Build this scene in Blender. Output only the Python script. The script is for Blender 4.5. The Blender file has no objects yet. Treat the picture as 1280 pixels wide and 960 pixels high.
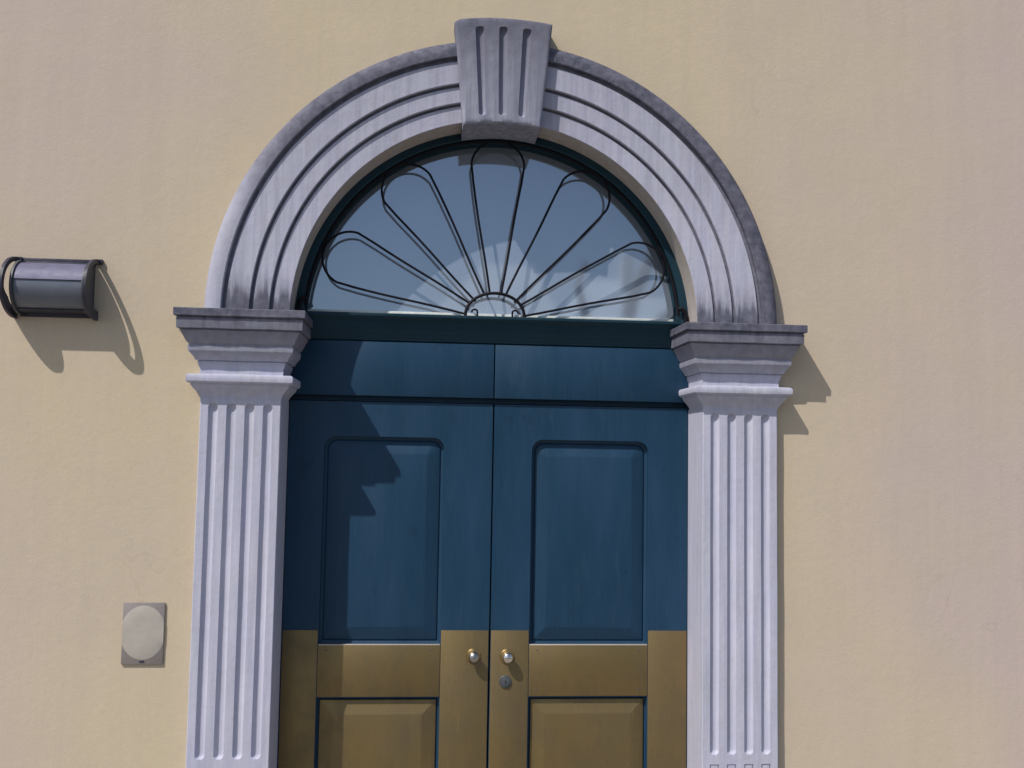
import bpy, bmesh, math, random
from mathutils import Vector, Matrix
random.seed(7)
PI = math.pi
scene = bpy.context.scene
COL = scene.collection

# ------------------------------------------------------------------ camera
cam_d = bpy.data.cameras.new('camera')
cam = bpy.data.objects.new('camera', cam_d); COL.objects.link(cam)
YAW, PITCH, ROLL, F = 0.0863, 0.0739, 0.0168, 1237.6
fwd = Vector((math.sin(YAW)*math.cos(PITCH), math.cos(YAW)*math.cos(PITCH), math.sin(PITCH)))
rgt = Vector((math.cos(YAW), -math.sin(YAW), 0))
upv = rgt.cross(fwd)
c_, s_ = math.cos(ROLL), math.sin(ROLL)
R_, U_ = rgt*c_ + upv*s_, upv*c_ - rgt*s_
m = Matrix((R_, U_, -fwd)).transposed().to_4x4()
m.translation = Vector((-0.2634, -3.7703, 1.6955))
cam.matrix_world = m
cam_d.sensor_width = 36; cam_d.lens = F/1280*36
cam_d.clip_start = 0.05; cam_d.clip_end = 600
scene.camera = cam

# ------------------------------------------------------------------ world and sun
KX, KZ = 1.153, 1.896                       # shadow offset right / down per metre of depth
TO_SUN = Vector((-KX, -1, KZ)).normalized()
world = bpy.data.worlds.new('World'); scene.world = world; world.use_nodes = True
wn = world.node_tree.nodes; wl = world.node_tree.links
bg = wn['Background']; sky = wn.new('ShaderNodeTexSky'); sky.sky_type = 'NISHITA'
sky.sun_disc = False
sky.sun_elevation = math.asin(TO_SUN.z); sky.sun_rotation = math.atan2(TO_SUN.x, TO_SUN.y)
sky.air_density = 1.0; sky.dust_density = 1.5; sky.ozone_density = 2.0
wl.new(sky.outputs[0], bg.inputs[0]); bg.inputs[1].default_value = 0.105
sd = bpy.data.lights.new('sun', 'SUN'); sd.energy = 3.85; sd.angle = math.radians(0.5)
sd.color = (1.0, 0.95, 0.9)
sun = bpy.data.objects.new('sun', sd); COL.objects.link(sun)
sun.rotation_euler = TO_SUN.to_track_quat('Z', 'Y').to_euler(); sun.location = TO_SUN*30
scene.view_settings.view_transform = 'Standard'; scene.view_settings.look = 'None'
scene.view_settings.exposure = 0.0; scene.view_settings.gamma = 1.0
scene.render.engine = 'CYCLES'

# ------------------------------------------------------------------ helpers
def link(name, verts, faces, mat, parent=None, smooth=None):
    me = bpy.data.meshes.new(name); me.from_pydata(verts, [], faces)
    bm = bmesh.new(); bm.from_mesh(me)
    bmesh.ops.remove_doubles(bm, verts=bm.verts, dist=1e-6)
    bmesh.ops.recalc_face_normals(bm, faces=bm.faces)
    bm.to_mesh(me); bm.free()
    if mat: me.materials.append(mat)
    if smooth is not None:
        me.polygons.foreach_set('use_smooth', [True]*len(me.polygons))
        me.set_sharp_from_angle(angle=math.radians(smooth))
    o = bpy.data.objects.new(name, me); COL.objects.link(o)
    if parent: o.parent = parent
    return o
def tag(o, label=None, cat=None, group=None, kind=None):
    if label: o['label'] = label
    if cat: o['category'] = cat
    if group: o['group'] = group
    if kind: o['kind'] = kind
    return o
def empty(name, loc=(0,0,0)):
    o = bpy.data.objects.new(name, None); COL.objects.link(o); o.location = loc
    o.empty_display_size = .1
    return o
def kid(o, parent):
    """parent a mesh written in world coordinates to a thing whose Empty has a location"""
    o.parent = parent; o.matrix_parent_inverse = Matrix.Translation(-parent.location)
    return o
class MB:
    def __init__(s): s.v = []; s.f = []
    def add(s, v, f):
        n = len(s.v); s.v += [tuple(p) for p in v]; s.f += [tuple(i+n for i in q) for q in f]
    def box(s, x0, x1, y0, y1, z0, z1, b=0.0):
        bm = bmesh.new(); bmesh.ops.create_cube(bm, size=1)
        for v in bm.verts: v.co = Vector(((x0+x1)/2+v.co.x*(x1-x0), (y0+y1)/2+v.co.y*(y1-y0), (z0+z1)/2+v.co.z*(z1-z0)))
        if b: bmesh.ops.bevel(bm, geom=list(bm.edges), offset=b, segments=2, affect='EDGES', profile=.5)
        bm.verts.index_update(); s.add([v.co[:] for v in bm.verts], [[v.index for v in f.verts] for f in bm.faces]); bm.free()
    def tube(s, pts, r, seg=8, closed=False, sy=1.0):
        pts = [Vector(p) for p in pts]; n = len(pts); V = []; Fc = []
        for i, p in enumerate(pts):
            a = pts[(i-1) % n] if (closed or i) else p; b = pts[(i+1) % n] if (closed or i < n-1) else p
            t = (b-a).normalized()
            e1 = Vector((0,1,0)) if abs(t.y) < .9 else Vector((1,0,0))
            e2 = t.cross(e1).normalized(); e1 = e2.cross(t)
            rr = r[i] if isinstance(r, (list, tuple)) else r
            for k in range(seg):
                an = 2*PI*k/seg; V.append(p + e1*math.cos(an)*rr*sy + e2*math.sin(an)*rr)
        for i in range(n if closed else n-1):
            j = (i+1) % n
            for k in range(seg):
                l = (k+1) % seg; Fc.append((i*seg+k, i*seg+l, j*seg+l, j*seg+k))
        if not closed:
            Fc.append(tuple(range(seg))); Fc.append(tuple((n-1)*seg+k for k in range(seg)))
        s.add(V, Fc)
    def lathe(s, c, prof, seg=24):      # axis along -y from centre c ; prof = (radius, out)
        V = []; Fc = []
        for r, o in prof:
            for k in range(seg):
                a = 2*PI*k/seg; V.append((c[0]+r*math.cos(a), c[1]-o, c[2]+r*math.sin(a)))
        for i in range(len(prof)-1):
            for k in range(seg):
                l = (k+1) % seg; Fc.append((i*seg+k, i*seg+l, (i+1)*seg+l, (i+1)*seg+k))
        Fc.append(tuple(range(seg))); Fc.append(tuple((len(prof)-1)*seg+k for k in range(seg)))
        s.add(V, Fc)
    def arch(s, prof, zc, a0=0.0, a1=PI, n=96, closed=False):
        """sweep (radius, y) profile round the arch centre (0, zc)"""
        V = []; Fc = []; m_ = len(prof)
        for i in range(n+1):
            a = a0+(a1-a0)*i/n
            for r, y in prof: V.append((r*math.cos(a), y, zc+r*math.sin(a)))
        for i in range(n):
            for k in range(m_ if closed else m_-1):
                l = (k+1) % m_; Fc.append((i*m_+k, i*m_+l, (i+1)*m_+l, (i+1)*m_+k))
        s.add(V, Fc)
    def build(s, name, mat, parent=None, smooth=None): return link(name, s.v, s.f, mat, parent, smooth)

# ------------------------------------------------------------------ materials
class NT:
    def __init__(s, name):
        s.m = bpy.data.materials.new(name); s.m.use_nodes = True
        s.t = s.m.node_tree; s.b = s.t.nodes['Principled BSDF']
        s.pos = s.t.nodes.new('ShaderNodeNewGeometry').outputs['Position']
    def n(s, typ, **kw):
        o = s.t.nodes.new(typ)
        for k, v in kw.items(): setattr(o, k, v)
        return o
    def lk(s, a, b): s.t.links.new(a, b)
    def noise(s, scale, stretch=(1,1,1), detail=4, rough=.55, off=0):
        mp = s.n('ShaderNodeMapping'); s.lk(s.pos, mp.inputs[0]); mp.inputs['Scale'].default_value = stretch
        mp.inputs['Location'].default_value = (off, off*.7, off*1.3)
        t = s.n('ShaderNodeTexNoise'); s.lk(mp.outputs[0], t.inputs['Vector'])
        t.inputs['Scale'].default_value = scale; t.inputs['Detail'].default_value = detail; t.inputs['Roughness'].default_value = rough
        return t.outputs['Fac']
    def ramp(s, fac, stops):
        r = s.n('ShaderNodeValToRGB'); e = r.color_ramp.elements
        while len(e) < len(stops): e.new(.5)
        for q, (p, c) in zip(e, stops): q.position = p; q.color = (*c, 1) if isinstance(c, tuple) else (c, c, c, 1)
        s.lk(fac, r.inputs[0]); return r.outputs[0]
    def mix(s, f, a, b, mode='MIX'):
        r = s.n('ShaderNodeMix', data_type='RGBA', blend_type=mode)
        for i, v in ((0, f), (6, a), (7, b)):
            if hasattr(v, 'links'): s.lk(v, r.inputs[i])
            elif isinstance(v, tuple): r.inputs[i].default_value = (*v, 1)
            else: r.inputs[i].default_value = v
        return r.outputs[2]
    def math(s, op, a, b=0.0, c=0.0):
        r = s.n('ShaderNodeMath', operation=op)
        for i, v in enumerate((a, b, c)):
            if hasattr(v, 'links'): s.lk(v, r.inputs[i])
            else: r.inputs[i].default_value = v
        return r.outputs[0]
    def bump(s, h, strength, dist):
        b = s.n('ShaderNodeBump'); s.lk(h, b.inputs['Height']); b.inputs['Strength'].default_value = strength
        b.inputs['Distance'].default_value = dist; s.lk(b.outputs[0], s.b.inputs['Normal'])
    def set(s, color=None, rough=None, metal=None, spec=None, ior=None, coat=None):
        for k, v in (('Base Color', color), ('Roughness', rough), ('Metallic', metal), ('Specular IOR Level', spec), ('IOR', ior), ('Coat Weight', coat)):
            if v is None: continue
            if hasattr(v, 'links'): s.lk(v, s.b.inputs[k])
            else: s.b.inputs[k].default_value = (*v, 1) if isinstance(v, tuple) else v
        return s.m

def mat_wall():
    t = NT('cream_stucco')
    sx = t.n('ShaderNodeSeparateXYZ'); t.lk(t.pos, sx.inputs[0])
    big = t.noise(.9, off=3.1, detail=3); mid = t.noise(5, detail=6, rough=.65, off=1); fine = t.noise(140, detail=3, rough=.7)
    st = t.noise(3.0, stretch=(5,5,.25), off=9, detail=6, rough=.6); grain = t.noise(34, detail=5, rough=.7, off=5)
    # camera corner tint put into the wall colour: yellower round the doorway, pinker away
    ax = t.math('ABSOLUTE', t.math('ADD', sx.outputs[0], .15))
    f = t.math('ADD', t.math('MULTIPLY', ax, .42), t.math('MULTIPLY', t.math('SUBTRACT', big, .5), 1.3))
    c = t.mix(t.ramp(f, [(.38, 0.), (1.0, 1.)]), (.605, .505, .34), (.555, .45, .42))
    c = t.mix(t.ramp(mid, [(.35, 0.), (.75, .35)]), c, (.50, .42, .32))
    c = t.mix(t.ramp(st, [(.45, 0.), (.72, .22)]), c, (.66, .56, .43))
    c = t.mix(t.ramp(t.noise(2.2, stretch=(7,7,.22), off=21, detail=7, rough=.66), [(.55, 0.), (.78, .20)]), c, (.42, .37, .31))
    c = t.mix(t.ramp(fine, [(.35, .0), (.65, .28)]), c, (.46, .39, .30))
    c = t.mix(t.ramp(grain, [(.42, .0), (.72, .25)]), c, (.48, .42, .36))
    # hairline cracks
    vo = t.n('ShaderNodeTexVoronoi', feature='DISTANCE_TO_EDGE'); mp = t.n('ShaderNodeMapping'); t.lk(t.pos, mp.inputs[0])
    wv = t.n('ShaderNodeTexNoise'); wv.inputs['Scale'].default_value = 2.5; wv.inputs['Detail'].default_value = 6; t.lk(t.pos, wv.inputs['Vector'])
    wm = t.n('ShaderNodeVectorMath', operation='MULTIPLY_ADD'); t.lk(wv.outputs['Color'], wm.inputs[0]); wm.inputs[1].default_value = (.9, .9, .9); t.lk(t.pos, wm.inputs[2])
    t.lk(wm.outputs[0], vo.inputs['Vector']); vo.inputs['Scale'].default_value = .55
    crack = t.math('MULTIPLY', t.ramp(vo.outputs['Distance'], [(.0, 1.), (.0035, 0.)]), t.ramp(big, [(.50, 0.), (.62, .28)]))
    c = t.mix(crack, c, (.30, .25, .20))
    t.set(c, .9, spec=.2)
    h = t.math('ADD', t.math('MULTIPLY', fine, .35), t.math('ADD', t.math('MULTIPLY', mid, 1.1), t.math('MULTIPLY', grain, .6)))
    t.bump(h, .28, .006); return t.m
def mat_stone(name, stops, kx=0.0, amp=.10, lo=1.8, hi=3.5, clean=False, base=(.495,.495,.625), streak=.0, lump=1.0):
    """painted stone; stops = dirt amount against height (plus kx * x)"""
    t = NT(name)
    sx = t.n('ShaderNodeSeparateXYZ'); t.lk(t.pos, sx.inputs[0])
    n1 = t.noise(7, stretch=(1,1,.6), detail=6, rough=.6); n2 = t.noise(30, detail=5, rough=.65, off=4)
    sk = t.noise(11, stretch=(3.5,3.5,.28), detail=6, rough=.62, off=2); fine = t.noise(190, detail=2)
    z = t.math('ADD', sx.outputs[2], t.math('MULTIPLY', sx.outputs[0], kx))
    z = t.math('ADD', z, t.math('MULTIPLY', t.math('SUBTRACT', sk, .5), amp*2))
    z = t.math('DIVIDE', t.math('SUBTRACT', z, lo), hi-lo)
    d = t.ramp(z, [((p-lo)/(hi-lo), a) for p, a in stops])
    c = t.mix(t.ramp(n1, [(.3, 0.), (.72, .8)]), base, (base[0]*.9, base[1]*.93, base[2]*.86))
    c = t.mix(t.ramp(sk, [(.42, 0.), (.7, .6)]), c, (.575, .575, .64))
    c = t.mix(t.ramp(n2, [(.5, 0.), (.8, .35)]), c, (.40, .37, .42))
    sp = t.math('MULTIPLY', d, t.ramp(n2, [(.25, .78), (.6, 1.)]))
    dirt_shade = t.mix(t.ramp(n1, [(.35, 0.), (.65, 1.)]), (.050, .055, .082), (.105, .10, .135))
    c = t.mix(sp, c, dirt_shade)
    if streak:
        s2 = t.noise(9, stretch=(5,5,.22), detail=7, rough=.68, off=13)
        c = t.mix(t.math('MULTIPLY', t.ramp(s2, [(.40, 0.), (.70, 1.)]), streak), c, (.16, .16, .21))
    t.set(c, .8, spec=.3)
    t.bump(t.math('ADD', t.math('MULTIPLY', n2, .8), t.math('ADD', t.math('MULTIPLY', fine, .2), t.math('MULTIPLY', n1, 1.2*lump))), .4, .005)
    return t.m
def mat_paint(name, c1, c2, rough=.35, sc=4, spec=.5, scuff=0.0):
    t = NT(name); n1 = t.noise(sc, stretch=(1.6,1.6,.35), detail=6, rough=.6); n2 = t.noise(60, stretch=(3,3,.15), detail=4)
    n3 = t.noise(5, stretch=(2.2,2.2,.5), detail=8, rough=.72, off=7)
    c = t.mix(t.ramp(n1, [(.35, 0.), (.68, 1.)]), c1, c2)
    ro = t.ramp(n1, [(.3, rough*.8), (.7, rough*1.35)])
    if scuff:
        c = t.mix(t.ramp(n2, [(.40, 0.), (.75, .35)]), c, (c1[0]*2.6, c1[1]*1.5, c1[2]*1.3))
        c = t.mix(t.ramp(n3, [(.60, 0.), (.74, scuff)]), c, (.045, .075, .105))
        c = t.mix(t.ramp(t.noise(7, detail=7, rough=.7, off=17), [(.60, 0.), (.72, scuff)]), c, (c1[0]*.5, c1[1]*.5, c1[2]*.5))
        ro = t.math('ADD', ro, t.ramp(n3, [(.45, 0.), (.75, .25)]))
    t.set(c, ro, spec=spec)
    t.bump(t.math('ADD', n2, t.math('MULTIPLY', n1, .6)), .3, .002); return t.m
def mat_metal(name, c1, c2, rough=.4, metal=.8, sc=8, b=.2, dist=.002, tarnish=None):
    t = NT(name); n1 = t.noise(sc, detail=6, rough=.62); n2 = t.noise(sc*12, detail=3)
    c = t.mix(t.ramp(n1, [(.35, 0.), (.68, 1.)]), c1, c2)
    ro = t.ramp(n1, [(.3, rough*.85), (.7, rough*1.25)])
    if tarnish:
        a = t.noise(3.2, stretch=(1,1,.6), detail=8, rough=.7, off=6); sc_ = t.noise(26, stretch=(5,5,.35), detail=6, rough=.7, off=8)
        c = t.mix(t.ramp(a, [(.42, 0.), (.66, .75)]), c, tarnish)
        c = t.mix(t.ramp(sc_, [(.56, 0.), (.72, .4)]), c, (c1[0]*1.35, c1[1]*1.3, c1[2]*1.25))
        sp = t.noise(60, detail=3, off=3); c = t.mix(t.ramp(sp, [(.68, 0.), (.74, .3)]), c, (.08, .075, .06))
        ro = t.math('ADD', ro, t.ramp(a, [(.35, -.08), (.7, .16)]))
    t.set(c, ro, metal=metal)
    t.bump(t.math('ADD', n1, t.math('MULTIPLY', n2, .3)), b, dist); return t.m
def mat_plain(name, c1, c2, rough=.8, sc=6, metal=0.0, spec=.3):
    t = NT(name); n1 = t.noise(sc, detail=6, rough=.6)
    t.set(t.mix(t.ramp(n1, [(.35, 0.), (.68, 1.)]), c1, c2), rough, metal=metal, spec=spec)
    t.bump(n1, .3, .01); return t.m

M_WALL = mat_wall()
M_SHAFT = mat_stone('lavender_stone', [(1.8, 0.), (3.5, 0.)], streak=.22)
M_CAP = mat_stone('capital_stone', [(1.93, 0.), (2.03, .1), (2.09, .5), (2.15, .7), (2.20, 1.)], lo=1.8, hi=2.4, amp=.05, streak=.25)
M_ARCH = mat_stone('arch_stone', [(2.20, 1.), (2.27, .9), (2.31, .35), (2.36, .08), (2.4, 0.), (2.6, .05), (3.3, .25)], amp=.13, streak=.34)
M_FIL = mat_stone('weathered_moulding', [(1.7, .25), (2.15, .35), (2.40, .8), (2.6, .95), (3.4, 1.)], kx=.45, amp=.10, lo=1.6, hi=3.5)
M_KEY = mat_stone('keystone_stone', [(2.95, .1), (3.1, .3), (3.22, .55), (3.33, .8), (3.38, .95)], amp=.09, lo=2.8, hi=3.5, streak=.85, lump=.3, base=(.31,.32,.42))
M_GROOVE = mat_stone('groove_shade', [(1.8, .85), (3.5, .85)])  # shadow lines under the arch steps, painted as dark tone in the grooves
M_SOF = mat_stone('reveal_stone', [(1.8, .1), (3.5, .15)], base=(.50, .43, .37))
M_BLUE = mat_paint('blue_door_paint', (.0095, .041, .080), (.015, .052, .104), .40, spec=.25, scuff=.45)
M_FRAME = mat_paint('dark_frame_paint', (.006, .030, .048), (.009, .036, .056), .5, spec=.22)
M_BRASS = mat_metal('dull_brass', (.285, .205, .085), (.23, .17, .085), .46, .85, 5, .25, tarnish=(.17, .135, .08))
M_LIP = mat_metal('bright_brass_edge', (.62, .55, .45), (.50, .43, .34), .5, .35, 12, .1)
M_IRON = mat_plain('black_iron', (.004, .004, .007), (.007, .006, .011), .6, 20, spec=.2)
M_BEAD = mat_plain('pale_bead', (.72, .76, .72), (.6, .64, .62), .5, 20)
M_KNOB = mat_metal('polished_knob', (.75, .72, .66), (.68, .62, .55), .16, 1.0, 10, .03)
M_ROSE = mat_metal('brass_rosette', (.55, .40, .18), (.48, .34, .15), .28, 1.0, 10, .05)
M_LOCK = mat_metal('dull_steel', (.13, .15, .16), (.09, .10, .11), .5, .6, 40, .3)
M_LAMP = mat_metal('grey_lamp_metal', (.105, .105, .175), (.14, .14, .22), .55, .1, 30, .15)
M_LDARK = mat_plain('dark_lamp_metal', (.035, .035, .055), (.05, .05, .07), .45, 30)
M_DIFF = mat_plain('lamp_glass', (.12, .135, .17), (.14, .155, .19), .25, 8, spec=.5)
M_PLATE = mat_metal('grey_plate', (.30, .265, .25), (.25, .225, .215), .5, .3, 20, .1)
M_DISC = mat_plain('grey_disc', (.44, .40, .35), (.41, .375, .33), .7, 14)
M_DARKIN = mat_plain('dark_void', (.01, .01, .012), (.012, .012, .014), .9)
def mat_glass():
    t = NT('sky_reflecting_glass'); n1 = t.noise(2.2, detail=2)
    t.set((.36, .42, .505), .045, metal=.56); t.bump(n1, .10, .004); return t.m
M_GLASS = mat_glass()

# ------------------------------------------------------------------ the setting: street side
ZT = 2.2185           # top of the abacus = springing of the arch
D = .1753             # plane of the door leaves
M_PAVE = mat_plain('paving_stone', (.30, .275, .24), (.25, .23, .205), .85, 3)
M_ROAD = mat_plain('asphalt', (.05, .05, .052), (.065, .063, .06), .9, 10)
M_KERB = mat_plain('kerb_stone', (.30, .29, .27), (.24, .23, .22), .85, 6)
M_EARTH = mat_plain('earth', (.16, .14, .11), (.20, .17, .13), .95, .5)
M_PALE = mat_plain('pale_render', (.75, .75, .73), (.70, .70, .69), .85, 2)
M_ROOFP = mat_plain('pale_roof', (.78, .84, .88), (.72, .79, .84), .7, 3)
M_WHITEP = mat_plain('road_paint', (.75, .75, .72), (.62, .62, .6), .8, 9)
M_BARK = mat_plain('pale_bark', (.42, .45, .46), (.34, .37, .38), .8, 3)
b = MB(); b.box(-300, 300, -300, 300, -.5, -.13); tag(b.build('ground', M_EARTH), kind='structure')
b = MB(); b.box(-40, 40, -3.2-6.5-.15, -3.2-.15, -.3, -.12); tag(b.build('road', M_ROAD), kind='structure')
b = MB(); b.box(-40, 40, -3.2, .6, -.4, 0); tag(b.build('pavement', M_PAVE), kind='structure')
b = MB(); b.box(-40, 40, -3.35, -3.203, -.4, .006, .01); tag(b.build('kerb', M_KERB), kind='structure')
b = MB(); b.box(-40, 40, -14, -9.85, -.4, .0); tag(b.build('far_pavement', M_PAVE), kind='structure')
b = MB()
for i in range(-10, 10): b.box(i*4, i*4+2, -6.55, -6.43, -.13, -.116)
mk = b.build('road_marking', M_WHITEP); tag(mk, kind='structure')

# ------------------------------------------------------------------ facade wall with the arched opening
def facade():
    X0, X1, Z1, T = -7.0, 7.0, 6.5, .55
    r = .83
    n = 64
    inner = [(r, 0.0)] + [(r*math.cos(PI*i/n), ZT+r*math.sin(PI*i/n)) for i in range(n+1)] + [(-r, 0.0)]
    N = len(inner); outer = []
    for x, z in inner:
        if z < ZT+1e-6 and x > 0: outer.append((X1, z))
        elif z < ZT+1e-6: outer.append((X0, z))
        else:
            a = math.atan2(z-ZT, x); dx, dz = math.cos(a), math.sin(a)
            t = min((X1/dx) if dx > 1e-9 else 1e9, (X0/dx) if dx < -1e-9 else 1e9, (Z1-ZT)/dz if dz > 1e-9 else 1e9)
            outer.append((t*dx, ZT+t*dz))
    V = []; Fc = []
    for y in (0.0, T):
        V += [(x, y, z) for x, z in inner]; V += [(x, y, z) for x, z in outer]
    for k in range(2):
        o = k*2*N
        for i in range(N-1): Fc.append((o+i, o+i+1, o+N+i+1, o+N+i))
    for i in range(N-1):
        Fc.append((i, i+1, 2*N+i+1, 2*N+i)); Fc.append((N+i, N+i+1, 3*N+i+1, 3*N+i))
    # the two top corners
    for cx in (X1, X0):
        idx = [i for i in range(N-1) if abs(outer[i][0]-cx) < 1e-6 and outer[i][1] < Z1-1e-6 and abs(outer[i+1][1]-Z1) < 1e-6] + \
              [i for i in range(N-1) if abs(outer[i][1]-Z1) < 1e-6 and abs(outer[i+1][0]-cx) < 1e-6 and outer[i+1][1] < Z1-1e-6]
        for i in idx:
            q = len(V); V += [(cx, 0, Z1), (cx, T, Z1)]
            Fc.append((N+i, N+i+1, q)); Fc.append((3*N+i, 3*N+i+1, q+1))
            Fc.append((N+i, q, q+1, 3*N+i)); Fc.append((N+i+1, q, q+1, 3*N+i+1))
    o = link('facade_wall', V, Fc, M_WALL)
    tag(o, 'cream stucco facade wall around the arched blue doorway', 'wall')
facade()

# ------------------------------------------------------------------ doorcase: pilasters, archivolt, keystone
case = empty('stone_doorcase', (0, 0, 0))
tag(case, 'lavender grey stone doorcase with fluted pilasters, moulded arch and keystone', 'doorcase')
FL = [.045, .113, .181, .249]         # flute centres from the inner edge... measured from one edge, symmetric
ZS, ZF, XI, XO, PP = 1.8985, .592, .80, 1.094, .036
def shaft(side):
    W = XO-XI
    cs = [.0475+.0663*i for i in range(4)]
    hw = .0178; dep = .0135
    xs = {0.0, .0025, W-.0025, W}
    for c in cs:
        for k in range(15): xs.add(round(c-hw+2*hw*k/14, 5))
        for q in (.0171, .0166, .0125, .012): xs.add(round(c-q, 5)); xs.add(round(c+q, 5))
    xs = sorted(xs)
    top, bot = ZS-.0215, ZF
    zs = {ZS, .30, .28, bot}
    for k in range(11): zs.add(round(top-hw*k/10, 5)); zs.add(round(bot+hw*k/10, 5))
    for k in range(1, 60): zs.add(round(bot+hw+(top-hw-bot-hw)*k/60, 5))
    for q in (.5565, .556, .5525, .552): zs.add(q)
    zs = sorted(zs)
    def depth(x, z):
        d = 0.0
        for c in cs:
            u = x-c
            if z > bot:
                w = 0
                if z > top-hw: w = z-(top-hw)
                elif z < bot+hw: w = (bot+hw)-z
                rr = math.hypot(u, w)/hw
                if rr < 1: d = max(d, dep*math.sqrt(max(0, 1-rr*rr)))
            elif z < .5562 and z > .299:
                a = abs(u)
                if a < .01755 and (a > .0123 or z > .5523) and z < .5562: d = max(d, .006)
        if x < .001 or x > W-.001: d = .0025
        wob = .0006*math.sin(z*9+side)+.0004*math.sin(z*23+x*9)
        return d+wob
    V = []; Fc = []; nx = len(xs)
    for z in zs:
        for x in xs: V.append((side*(XI+x), -PP+depth(x, z), z))
    for j in range(len(zs)-1):
        for i in range(nx-1): Fc.append((j*nx+i, j*nx+i+1, (j+1)*nx+i+1, (j+1)*nx+i))
    # returns: inner one runs back to the door, outer one into the wall
    for i, yb in ((0, D+.05), (nx-1, .05)):
        q = len(V)
        for j, z in enumerate(zs): V.append((V[j*nx+i][0], yb, z))
        for j in range(len(zs)-1): Fc.append((j*nx+i, (j+1)*nx+i, q+j+1, q+j))
    return link('pilaster', V, Fc, M_SHAFT, case, 32)
CAPP = [(-.01, 1.8955), (.0015, 1.8965), (.0015, 1.899), (.0015, 1.903), (.006, 1.911), (.014, 1.921), (.024, 1.932), (.029, 1.940), (.031, 1.9415),
        (.031, 1.947), (.040, 1.950), (.0445, 1.955), (.0455, 1.962), (.0455, 1.972), (.043, 1.978), (.036, 1.981), (.006, 1.983), (.0045, 1.985),
        (.0045, 2.006), (.006, 2.008), (.010, 2.018), (.013, 2.030), (.010, 2.0315), (.010, 2.034), (.021, 2.036), (.022, 2.042), (.025, 2.046), (.036, 2.060), (.041, 2.066),
        (.042, 2.070), (.0435, 2.084), (.0425, 2.0855), (.0395, 2.0870), (.0395, 2.0905), (.047, 2.098), (.053, 2.110), (.060, 2.124), (.069, 2.138), (.071, 2.139), (.066, 2.140), (.066, 2.1445), (.0775, 2.146), (.0785, 2.148),
        (.0795, 2.183), (.0765, 2.1835), (.0765, 2.188), (.086, 2.189), (.0885, 2.1915), (.0885, 2.216), (.0865, 2.2185)]
def ring_profile(name, prof, side, mat, parent, yin, top):
    V = []; Fc = []; rows = []
    for o, z in prof:
        ring = [(side*(XI-o), yin, z), (side*(XI-o), -PP-o, z), (side*(XO+o), -PP-o, z), (side*(XO+o), .03, z)]
        # subdivide for slight unevenness
        pts = []
        for a, b_ in zip(ring[:-1], ring[1:]):
            k = 14 if abs(a[0]-b_[0]) > .1 else 4
            for i in range(k): pts.append([a[j]+(b_[j]-a[j])*i/k for j in range(3)])
        pts.append(list(ring[-1]))
        for i, p in enumerate(pts):
            p[2] += .0005*math.sin(p[0]*31+z*60)*(1 if z < top-.001 else .4); p[1] += .0006*math.sin(p[0]*47+z*90+side)
        rows.append(pts)
    n = len(rows[0])
    for r in rows: V += [tuple(p) for p in r]
    for j in range(len(rows)-1):
        for i in range(n-1): Fc.append((j*n+i, j*n+i+1, (j+1)*n+i+1, (j+1)*n+i))
    q = (len(rows)-1)*n
    Fc.append(tuple(q+i for i in range(n))); Fc.append(tuple(range(n)))
    return link(name, V, Fc, mat, parent, 28)
PLP = [(.0, .30), (.008, .285), (.020, .270), (.030, .262), (.034, .25), (.030, .238), (.026, .232), (.040, .225), (.044, .21), (.044, .20), (.05, .195), (.05, .02), (.05, -.02)]
for sd_ in (-1, 1):
    sh = shaft(sd_)
    cp = ring_profile('capital', CAPP, sd_, M_CAP, sh, D-.018, ZT)
    ring_profile('plinth', PLP[::-1], sd_, M_SHAFT, sh, D+.02, .3)
    # chipped nick on the neck ring of one capital is left to the material

def grooved(prof, grooves):
    return prof
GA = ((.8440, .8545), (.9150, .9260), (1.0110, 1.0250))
ARCHP = [(.780, -.026), (.7815, -.0285), (.8430, -.030), (.8440, -.029), (.8450, -.022), (.8530, -.022), (.8545, -.028), (.8550, -.0400), (.857, -.0415), (.9140, -.043), (.9150, -.042), (.916, -.035), (.9245, -.035), (.926, -.041), (.9265, -.0530), (.9285, -.0545),
         (1.0100, -.056), (1.011, -.055), (1.012, -.048), (1.0235, -.048), (1.025, -.052)]
HALVES = ((0.0, math.radians(83)), (math.radians(97), PI))
def two_halves(prof, n=70):
    b = MB()
    for a0, a1 in HALVES: b.arch(prof, ZT-.004, a0, a1, n)
    return b
soff = two_halves([(.780, .10), ARCHP[0]], 60).build('soffit', M_SOF, case, 30)
arc = two_halves(ARCHP+[(1.03, -.03)]).build('archivolt', M_ARCH, case, 30)
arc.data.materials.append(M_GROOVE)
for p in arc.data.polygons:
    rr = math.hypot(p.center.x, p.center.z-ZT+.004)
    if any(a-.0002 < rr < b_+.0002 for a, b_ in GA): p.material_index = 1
two_halves([(1.0245, -.050), (1.0255, -.0665), (1.0285, -.0695), (1.042, -.0705), (1.060, -.068), (1.075, -.061), (1.086, -.052), (1.0925, -.040), (1.0935, .02)]).build('outer_moulding', M_FIL, arc, 30)
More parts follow.
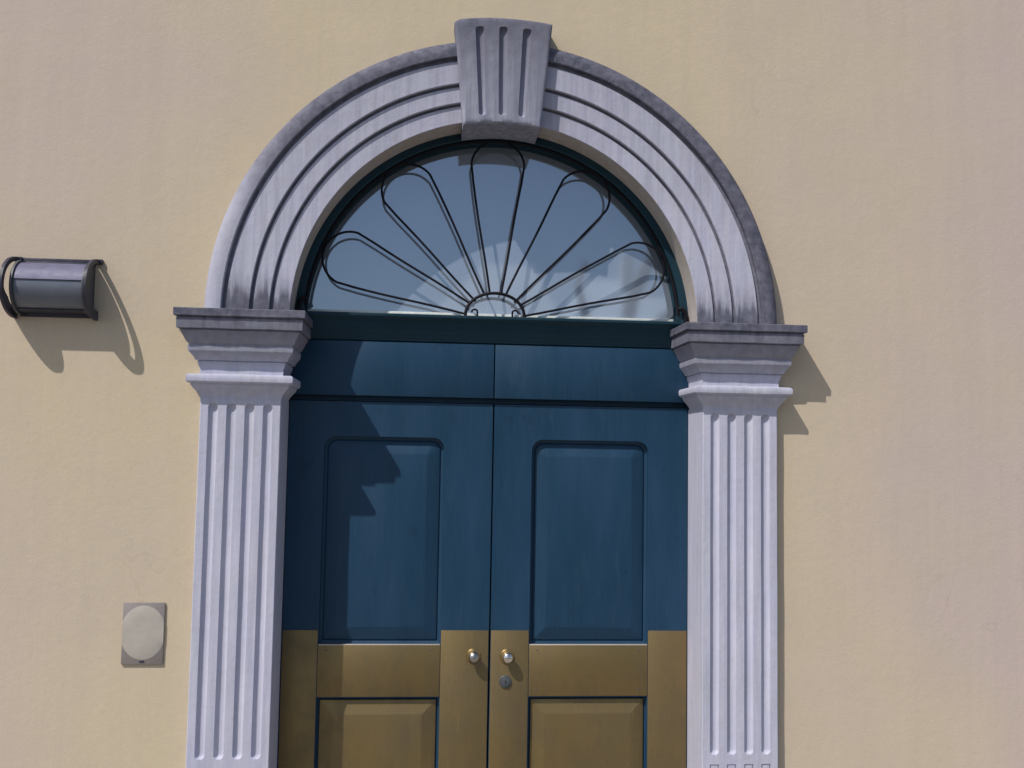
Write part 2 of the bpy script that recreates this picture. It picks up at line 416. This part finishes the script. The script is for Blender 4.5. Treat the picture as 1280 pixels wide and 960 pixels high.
def keystone():
    r0, r1, h0, h1, yf = .748, 1.160, .148, .189, -.092
    ss = sorted(set([-1, -.975, .975, 1] + [round(-.94+1.88*k/40, 4) for k in range(41)] + [round(c+w, 4) for c in (-.495, 0, .495) for w in (-.092, -.088, -.07, -.05, -.025, 0, .025, .05, .07, .088, .092)]))
    ts = sorted(set([0, .012, .988, 1] + [round(.04+.92*k/34, 4) for k in range(35)] + [round(a+k*.0035, 4) for a in (.066, .887) for k in range(9)]))
    V = []; Fc = []; n = len(ss)
    def P(s, t, y):
        x = s*(h0+(h1-h0)*t); rr = r0+(r1-r0)*t
        z = ZT+rr-x*x/(2*rr)*1.0
        if t > .9 and s < -.9: z -= .010*((t-.9)*10)*((-s-.9)*10)
        return (x, y, z)
    def dep(s, t):
        d = 0; hwid = .092
        for c in (-.495, 0, .495):
            u = (s-c)/hwid; w = 0; L = .035
            if t < .07+L: w = (.07+L-t)/L
            elif t > .915-L: w = (t-(.915-L))/L
            rr = math.hypot(u, w)
            if rr < 1: d = max(d, .0155*math.sqrt(1-rr*rr))
        if abs(s) > .99 or t < .005 or t > .995: d = .006
        elif abs(s) > .97 or t < .015 or t > .98: d = .0015
        return d+.0008*math.sin(s*5+t*7)+.0002*math.sin(s*13-t*31)
    for t in ts:
        for s in ss: V.append(P(s, t, yf+dep(s, t)))
    m_ = len(ts)
    for j in range(m_-1):
        for i in range(n-1): Fc.append((j*n+i, j*n+i+1, (j+1)*n+i+1, (j+1)*n+i))
    loop = [i for i in range(n)] + [j*n+n-1 for j in range(1, m_)] + [(m_-1)*n+i for i in range(n-2, -1, -1)] + [j*n for j in range(m_-2, 0, -1)]
    q = len(V)
    for i in loop: V.append((V[i][0]*.995, .112, V[i][2]))
    L = len(loop)
    for k in range(L): Fc.append((loop[k], loop[(k+1) % L], q+(k+1) % L, q+k))
    Fc.append(tuple(q+k for k in range(L)))
    return link('keystone', V, Fc, M_KEY, case, 35)
keystone()

# ------------------------------------------------------------------ door frame with transom and head boards
frame = empty('door_frame', (0, D, 0))
tag(frame, 'dark green wooden frame and transom between the doors and the fanlight', 'door frame')
b = MB(); b.arch([(.792, .0985), (.757, .1005), (.752, .106), (.750, .177), (.742, .180), (.742, .24), (.80, .24)], ZT-.006, n=110)
kid(b.build('arch_frame', M_FRAME, None, 30), frame)
def extrude_x(prof, x0, x1):
    V = [(x0, y, z) for y, z in prof]+[(x1, y, z) for y, z in prof]; n = len(prof)
    F_ = [(i, (i+1) % n, n+(i+1) % n, n+i) for i in range(n)]+[tuple(range(n)), tuple(range(n, 2*n))]
    return V, F_
b = MB(); b.add(*extrude_x([(.24, 2.252), (.118, 2.252), (.1085, 2.250), (.107, 2.248), (.107, 2.240), (.110, 2.235), (.124, 2.222), (.130, 2.200), (.140, 2.176), (.150, 2.160), (.153, 2.150), (.160, 2.146), (.24, 2.146)], -.79, .79))
kid(b.build('transom', M_FRAME, None, 30), frame)
for x0, x1 in ((-.80, .0035), (.0075, .80)):
    b = MB(); b.box(x0, x1, D-.0185, D+.05, 1.928, 2.144, .0025); kid(b.build('head_board', M_BLUE, None, 30), frame)
b = MB(); b.box(-.83, .83, D+.024, D+.050, 1.909, 1.927); kid(b.build('door_stop', M_BLUE), frame)
b = MB(); b.box(-.83, .83, D+.052, D+.10, -.02, 2.16); kid(b.build('backing', M_DARKIN), frame)
b = MB(); b.box(-.83, .83, D-.03, .45, -.05, .022, .004); st = b.build('doorstep', M_KERB)
tag(st, 'worn grey stone threshold under the double doors', 'doorstep')

# ------------------------------------------------------------------ door leaves
def rrect(x0, x1, z0, z1, rb, rt, n=8):
    pts = []
    for cx, cz, r, a0 in ((x1-rb, z0+rb, rb, -90), (x1-rt, z1-rt, rt, 0), (x0+rt, z1-rt, rt, 90), (x0+rb, z0+rb, rb, 180)):
        for k in range(n+1):
            a = math.radians(a0+90*k/n); pts.append((cx+r*math.cos(a), cz+r*math.sin(a)))
    return pts
def panel_cell(mb, X0, X1, Z0, Z1, hole, rb, rt, y, prof, fill=False, outer=True, n=8):
    x0, x1, z0, z1 = hole; loops = []
    if outer:
        L = rrect(X0, X1, Z0, Z1, .0001, .0001, n); loops.append([(p[0], y, p[1]) for p in L])
    for ins, dy in prof:
        L = rrect(x0+ins, x1-ins, z0+ins, z1-ins, max(rb-ins*.55, .0006), max(rt-ins*.55, .0006), n); loops.append([(p[0], y+dy, p[1]) for p in L])
    V = [p for l in loops for p in l]; N = len(loops[0]); F_ = []
    for j in range(len(loops)-1):
        for i in range(N): F_.append((j*N+i, j*N+(i+1) % N, (j+1)*N+(i+1) % N, (j+1)*N+i))
    if fill: F_.append(tuple((len(loops)-1)*N+i for i in range(N)))
    mb.add(V, F_)
def leaf(side):
    if side < 0: X0, X1, px0, px1 = -.797, .0035, -.659, -.186
    else: X0, X1, px0, px1 = .0095, .797, .162, .637
    t = empty('door_leaf', (X0 if side < 0 else X1, D, 0))
    tag(t, 'left leaf of the blue double door, carrying only a round knob' if side < 0 else 'right leaf of the blue double door, with a lock below its knob',
        'door', 'leaves of the blue double door')
    zt_, zb_, zm = 1.905, .026, .86
    b = MB(); up = (px0, px1, .9595, 1.768); lo = (px0, px1, .20, .758)
    prof = [(0, 0), (.0015, .0015), (.003, .022), (.010, .026), (.013, .027)]
    panel_cell(b, X0, X1, zm, zt_, up, .004, .045, D, prof)
    panel_cell(b, X0, X1, zb_, zm, lo, .003, .003, D, prof)
    o = rrect(X0, X1, zb_, zt_, .0001, .0001, 1)
    V = [(x, y, z) for y in (D, D+.045) for x, z in o]; n = len(o)
    b.add(V, [(i, (i+1) % n, n+(i+1) % n, n+i) for i in range(n)]+[tuple(range(n, 2*n))])
    body = kid(b.build('leaf_body', M_BLUE, None, 30), t)
    b = MB(); panel_cell(b, 0, 0, 0, 0, up, .004, .045, D, [(.0122, .028), (.018, .0225), (.064, .0085), (.068, .0075)], fill=True, outer=False)
    kid(b.build('upper_panel', M_BLUE, None, 20), t)
    b = MB(); panel_cell(b, 0, 0, 0, 0, lo, .003, .003, D, [(.0122, .028), (.0125, .0185), (.064, .0065), (.067, .0058)], fill=True, outer=False)
    kid(b.build('lower_panel', M_BRASS, None, 20), t)
    ys = D-.0022
    def plate(x0, x1, z0, z1, dy=0):
        b = MB(); b.box(x0, x1, ys-dy, D+.001, z0, z1, .0007); return kid(b.build('brass_plate', M_BRASS, None, 30), t)
    plate(X0+.002, px0-.0015, zb_+.01, 1.0155); plate(px1+.0015, X1-.002, zb_+.01, 1.0155)
    lp = plate(px0+.0008, px1-.0008, .7615, .9565, .0004)
    b = MB(); b.box(px0+.002, px1-.002, D-.0024, D+.0165, .9575, .9615, .0006); lip = b.build('folded_lip', M_LIP, None, 30); lip.parent = lp; plate(px0+.0008, px1-.0008, zb_+.01, .197, .0004)
    nail = None
    for x in (px0+.033, px1-.035, ):
        for z in (.785, .94):
            b = MB(); b.lathe((x, ys-.0004, z), [(.0032, 0), (.0024, .0012), (.0008, .0018)], 8); kid(b.build('nail', M_LOCK), t)
    # knob
    kx, kz = (-.056, .9175) if side < 0 else (.0765, .9155)
    b = MB(); b.lathe((kx, ys+.0005, kz), [(.0285, 0), (.0285, .003), (.0255, .0065), (.0215, .0075), (.0205, .0060), (.010, .007)], 32)
    rose = kid(b.build('rosette', M_ROSE, None, 30), t)
    pr = [(.0085, .006), (.0085, .013)]
    for k in range(1, 13):
        a = math.radians(-62+152*k/12); pr.append((max(.0005, .0225*math.cos(a)), .030+.0185*math.sin(a)))
    b = MB(); b.lathe((kx, ys, kz), pr, 32)
    kid(b.build('door_knob', M_KNOB if side > 0 else mat_metal('worn_knob', (.42, .40, .38), (.36, .34, .32), .3, 1.0, 14, .06), None, 40), t)
    if side > 0:
        b = MB(); b.lathe((.071, ys+.0005, .818), [(.0245, 0), (.0245, .003), (.0225, .006), (.0165, .0065), (.0155, .010), (.013, .0105)], 28)
        lk = kid(b.build('lock_cylinder', M_LOCK, None, 30), t)
        b = MB(); b.box(.0697, .0723, ys-.0116, ys-.009, .812, .824, .0003); kh = b.build('keyhole', M_DARKIN, None); kh.parent = lk; kh.matrix_parent_inverse = lk.matrix_parent_inverse.copy() if False else Matrix.Identity(4)
    return t
leaf(-1); leaf(1)

# ------------------------------------------------------------------ fanlight and iron grille
fan = empty('fanlight', (0, .19, 2.252))
tag(fan, 'semicircular fanlight glass reflecting the sky above the blue doors', 'window')
n = 64
V = [(.747*math.cos(PI*i/n), .184, 2.2185-.006+.747*math.sin(PI*i/n)) for i in range(n+1)]
V2 = [(x, .190, z) for x, _, z in V]
link_v = V+V2; N = n+1
F_ = [tuple(range(N)), tuple(range(N, 2*N))]+[(i, (i+1) % N, N+(i+1) % N, N+i) for i in range(N)]
kid(link('glass_pane', link_v, F_, M_GLASS), fan)
b = MB(); b.box(-.735, .735, .172, .1835, 2.2535, 2.2685, .002); kid(b.build('glazing_bead', M_BEAD, None, 30), fan)

gr = empty('iron_grille', (0, .10, 2.252))
tag(gr, 'black wrought iron fan grille of five petals in front of the fanlight', 'grille')
GY = .116; GZ = 2.236
b = MB(); b.tube([(.7425*math.cos(PI*i/80), GY, ZT-.002+.7425*math.sin(PI*i/80)) for i in range(2, 79)], .0062, 8, sy=1.3); kid(b.build('outer_ring', M_IRON, None, 40), gr)
hub = [(.1165, GY, 2.243)]+[(.1165*math.cos(a), GY, 2.256+.088*math.sin(a)) for a in [PI*i/36 for i in range(37)]]+[(-.1165, GY, 2.243)]
b = MB(); b.tube(hub, .0062, 8, sy=1.2); kid(b.build('hub', M_IRON, None, 40), gr)
for ang in (21.5, 55.5, 90, 124.5, 158.5):
    a = math.radians(ang); er = Vector((math.cos(a), 0, math.sin(a))); et = Vector((-math.sin(a), 0, math.cos(a)))
    pts = []; u0, R = .618, .107
    def hubr(side):     # start on the hub curve
        return .112 if abs(ang-90) > 50 else .104
    for s in (-1,):
        pts.append((hubr(s), -.022))
    for k in range(1, 8): pts.append((hubr(0)+(u0-hubr(0))*k/8, -.022-(R-.022)*k/8))
    for k in range(21):
        q = math.radians(-84+168*k/20); pts.append((u0+R*math.sin(q+PI/2)*1.0 if False else u0+R*math.cos(q), R*math.sin(q)))
    for k in range(7, 0, -1): pts.append((hubr(0)+(u0-hubr(0))*k/8, .022+(R-.022)*k/8))
    pts.append((hubr(0), .022))
    P3 = [Vector((0, GY+.001, GZ))+er*u+et*(w+.0015*math.sin(u*14+ang)) for u, w in pts]
    b = MB(); b.tube(P3, .0047, 7, sy=1.2); kid(b.build('petal', M_IRON, None, 40), gr)
for s in (-1, 1):
    pts = [(s*.070, GY, 2.246), (s*.0695, GY, 2.262)]
    for k in range(9):
        a = math.radians(0+200*k/8); pts.append((s*(.0805-.011*math.cos(a)), GY, 2.268+.009*math.sin(a)))
    b = MB(); b.tube(pts, .0038, 7); kid(b.build('scroll', M_IRON, None, 40), gr)
    b = MB(); b.tube([(s*.762, .085, 2.205), (s*.764, .085, 2.262), (s*.759, .083, 2.285), (s*.748, .083, 2.297), (s*.738, .087, 2.300), (s*.733, .092, 2.292)],
                     [.0085, .0085, .009, .0105, .009, .005], 8); kid(b.build('bracket', M_IRON, None, 40), gr)

# ------------------------------------------------------------------ wall lamp
M_DISKM = mat_metal('lamp_side_metal', (.07, .075, .085), (.09, .095, .11), .5, .2, 30, .15)
lamp = empty('wall_lamp', (-1.62, 0, 2.29))
tag(lamp, 'grey half-cylinder wall lamp with open end hoops on the cream wall', 'wall lamp')
LX0, LX1 = -1.778, -1.490
def dcurve(depth, hh, zc, n=28, p=1.0, flat=.0):
    pts = []
    for k in range(n+1):
        a = -PI/2+PI*k/n
        pts.append((-(flat+(depth-flat)*max(0, math.cos(a))**p), zc+hh*math.sin(a)))
    return pts
def end_hoop(x):
    """open D-shaped guard hoop standing clear of the barrel end, thicker below"""
    w = .0055; zc = 2.288; n_ = 36
    b = MB(); out = []; inn = []
    for k in range(n_+1):
        a = -PI/2+PI*k/n_; low = min(1, max(0, (-math.degrees(a)-12)/22))
        out.append((-(.012+.140*math.cos(a)), zc+.113*math.sin(a)))
        dt = .021+.022*low
        inn.append((-(.012+(.140-dt)*math.cos(a)), zc+(.113-dt*.8)*math.sin(a)))
    out = [(0.0, out[0][1])]+out+[(0.0, out[-1][1])]; inn = [(0.0, inn[0][1])]+inn+[(0.0, inn[-1][1])]
    n = len(out); V = [(x-w, y, z) for y, z in out]+[(x-w, y, z) for y, z in inn]+[(x+w, y, z) for y, z in out]+[(x+w, y, z) for y, z in inn]
    F_ = []
    for i in range(n-1):
        F_ += [(i, i+1, n+i+1, n+i), (2*n+i, 2*n+i+1, 3*n+i+1, 3*n+i), (i, i+1, 2*n+i+1, 2*n+i), (n+i, n+i+1, 3*n+i+1, 3*n+i)]
    b.add(V, F_); b.box(x-.008, x+.016, -.014, -.0005, zc+.098, zc+.116, .002)
    return kid(b.build('end_hoop', M_LDARK, None, 30), lamp)
end_hoop(LX0); end_hoop(LX1)
BX0, BX1 = LX0+.022, LX1-.016
for x in (BX0, BX1):
    disc = dcurve(.121, .1, 2.288, flat=.02); disc = [(0.0, disc[0][1])]+disc+[(0.0, disc[-1][1])]; m_ = len(disc)
    b = MB(); b.add([(x-.004, y, z) for y, z in disc]+[(x+.004, y, z) for y, z in disc], [tuple(range(m_)), tuple(range(m_, 2*m_))]+[(i, (i+1) % m_, m_+(i+1) % m_, m_+i) for i in range(m_)])
    kid(b.build('end_disc', M_DISKM, None, 30), lamp)
def barrel(name, mat, a0, a1, rr, x0, x1, n=22, thick=.004):
    cy, cz = -.020, 2.288; out = []; inn = []
    for k in range(n+1):
        a = math.radians(a0+(a1-a0)*k/n)
        out.append((cy-rr*math.cos(a), cz+rr*.98*math.sin(a))); inn.append((cy-(rr-thick)*math.cos(a), cz+(rr-thick)*.98*math.sin(a)))
    if a1 > 80: out.append((0.0, out[-1][1])); inn.append((0.0, inn[-1][1]))
    if a0 < -80: out.insert(0, (0.0, out[0][1])); inn.insert(0, (0.0, inn[0][1]))
    p = out+inn[::-1]; b = MB(); V, F_ = extrude_x(p, x0, x1); k = len(p); q = len(out)
    F_ = F_[:-2]
    for i in range(q-1):
        F_ += [(i, i+1, k-2-i, k-1-i), (k+i, k+i+1, 2*k-2-i, 2*k-1-i)]
    b.add(V, F_); return kid(b.build(name, mat, None, 30), lamp)
barrel('cover', M_LAMP, 12, 90, .094, BX0+.0045, BX1-.0045)
barrel('diffuser', M_DIFF, -70, 14, .0885, BX0+.0045, BX1-.0045)
barrel('bottom_rim', M_LDARK, -90, -66, .0935, LX0+.006, LX1-.006)
b = MB(); b.box(LX0-.002, LX1+.002, -.0085, -.0005, 2.384, 2.402, .002); b.box(BX0-.004, BX1+.004, -.009, -.0005, 2.183, 2.39, .002); kid(b.build('back_plate', M_LDARK, None, 30), lamp)

# ------------------------------------------------------------------ entry plate on the wall
ip = empty('entry_plate', (-1.271, 0, 1.033))
tag(ip, 'small grey rectangular plate with an oval cover, low on the wall left of the pilaster', 'wall plate')
b = MB(); b.box(-1.3445, -1.1965, -.008, -.0005, .9225, 1.1445, .0022); kid(b.build('plate', M_PLATE, None, 30), ip)
V = []; n = 48; b = MB(); rows = [(1.0, .0081), (1.0, .0086), (.97, .0094), (.5, .0100)]
for s, o in rows:
    for k in range(n): V.append((-1.270+max(-.0738, min(.0728, .081*s*math.cos(2*PI*k/n))), -o, 1.0365+.0975*s*math.sin(2*PI*k/n)))
F_ = [(i*n+k, i*n+(k+1) % n, (i+1)*n+(k+1) % n, (i+1)*n+k) for i in range(3) for k in range(n)]+[tuple(range(n)), tuple(range(3*n, 4*n))]
b.add(V, F_); kid(b.build('oval_cover', M_DISC, None, 30), ip)
b = MB(); b.box(-1.280, -1.262, -.0105, -.0075, .930, .9365, .001); kid(b.build('screw', M_LDARK, None, 30), ip)

# ------------------------------------------------------------------ across the street (seen only mirrored in the fanlight)
def hip_house(name, label, x0, x1, y0, y1, ze, rx0, rx1, zr, extra=None):
    h = empty(name, ((x0+x1)/2, (y0+y1)/2, 0)); tag(h, label, 'house')
    b = MB(); b.box(x0+.3, x1-.3, y0+.3, y1-.3, -.3, ze); kid(b.build('wall', M_PALE), h)
    ym = (y0+y1)/2
    V = [(x0, y0, ze), (x1, y0, ze), (x1, y1, ze), (x0, y1, ze), (rx0, ym, zr), (rx1, ym, zr)]
    rf = kid(link('roof', V, [(0, 1, 5, 4), (1, 2, 5), (2, 3, 4, 5), (3, 0, 4), (3, 2, 1, 0)], M_ROOFP), h)
    for k in range(int((x1-x0-1.2)//1.4)):
        for zz in (1.0, 3.2):
            xx = x0+.9+k*1.4
            b = MB(); b.box(xx, xx+.8, y1-.31, y1-.27, zz, zz+1.3, .01); kid(b.build('window', M_DARKIN), h)
    if extra: extra(h)
def chim(h):
    b = MB(); b.box(6.9, 7.35, -32.4, -31.9, 6, 9.3, .02); kid(b.build('chimney', M_PALE), h)
hip_house('pale_house', 'pale house with a narrow hipped roof, mirrored in the middle of the fanlight', -1.2, 4.2, -44, -24, 4.7, 1.85, 3.75, 9.15)
hip_house('pale_house', 'pale house with a long roof and chimney, mirrored at the right of the fanlight', 4.5, 10.5, -44, -24, 5.0, 5.6, 7.4, 8.7, chim)
tr = empty('street_tree', (6.2, -20, 0)); tag(tr, 'leaning tree with curved bare limbs, mirrored at the right of the fanlight', 'tree')
b = MB(); b.tube([(6.3, -20, -.2), (6.0, -20, 1.5), (5.2, -20, 3.2), (4.6, -20, 4.6), (4.75, -20, 5.6), (5.3, -20, 6.8), (5.5, -20, 7.8)], [.3, .26, .22, .2, .18, .14, .08], 10)
kid(b.build('trunk', M_BARK, None, 60), tr)
b = MB(); b.tube([(5.0, -20, 3.5), (5.2, -20, 4.9), (6.0, -20, 5.6), (7.4, -20, 5.8)], [.18, .17, .14, .1], 8); kid(b.build('limb', M_BARK, None, 60), tr)
b = MB(); b.tube([(4.8, -20, 3.9), (3.7, -20, 4.9), (3.4, -20, 6.0), (3.6, -20, 6.6)], [.16, .14, .10, .06], 8); kid(b.build('limb', M_BARK, None, 60), tr)
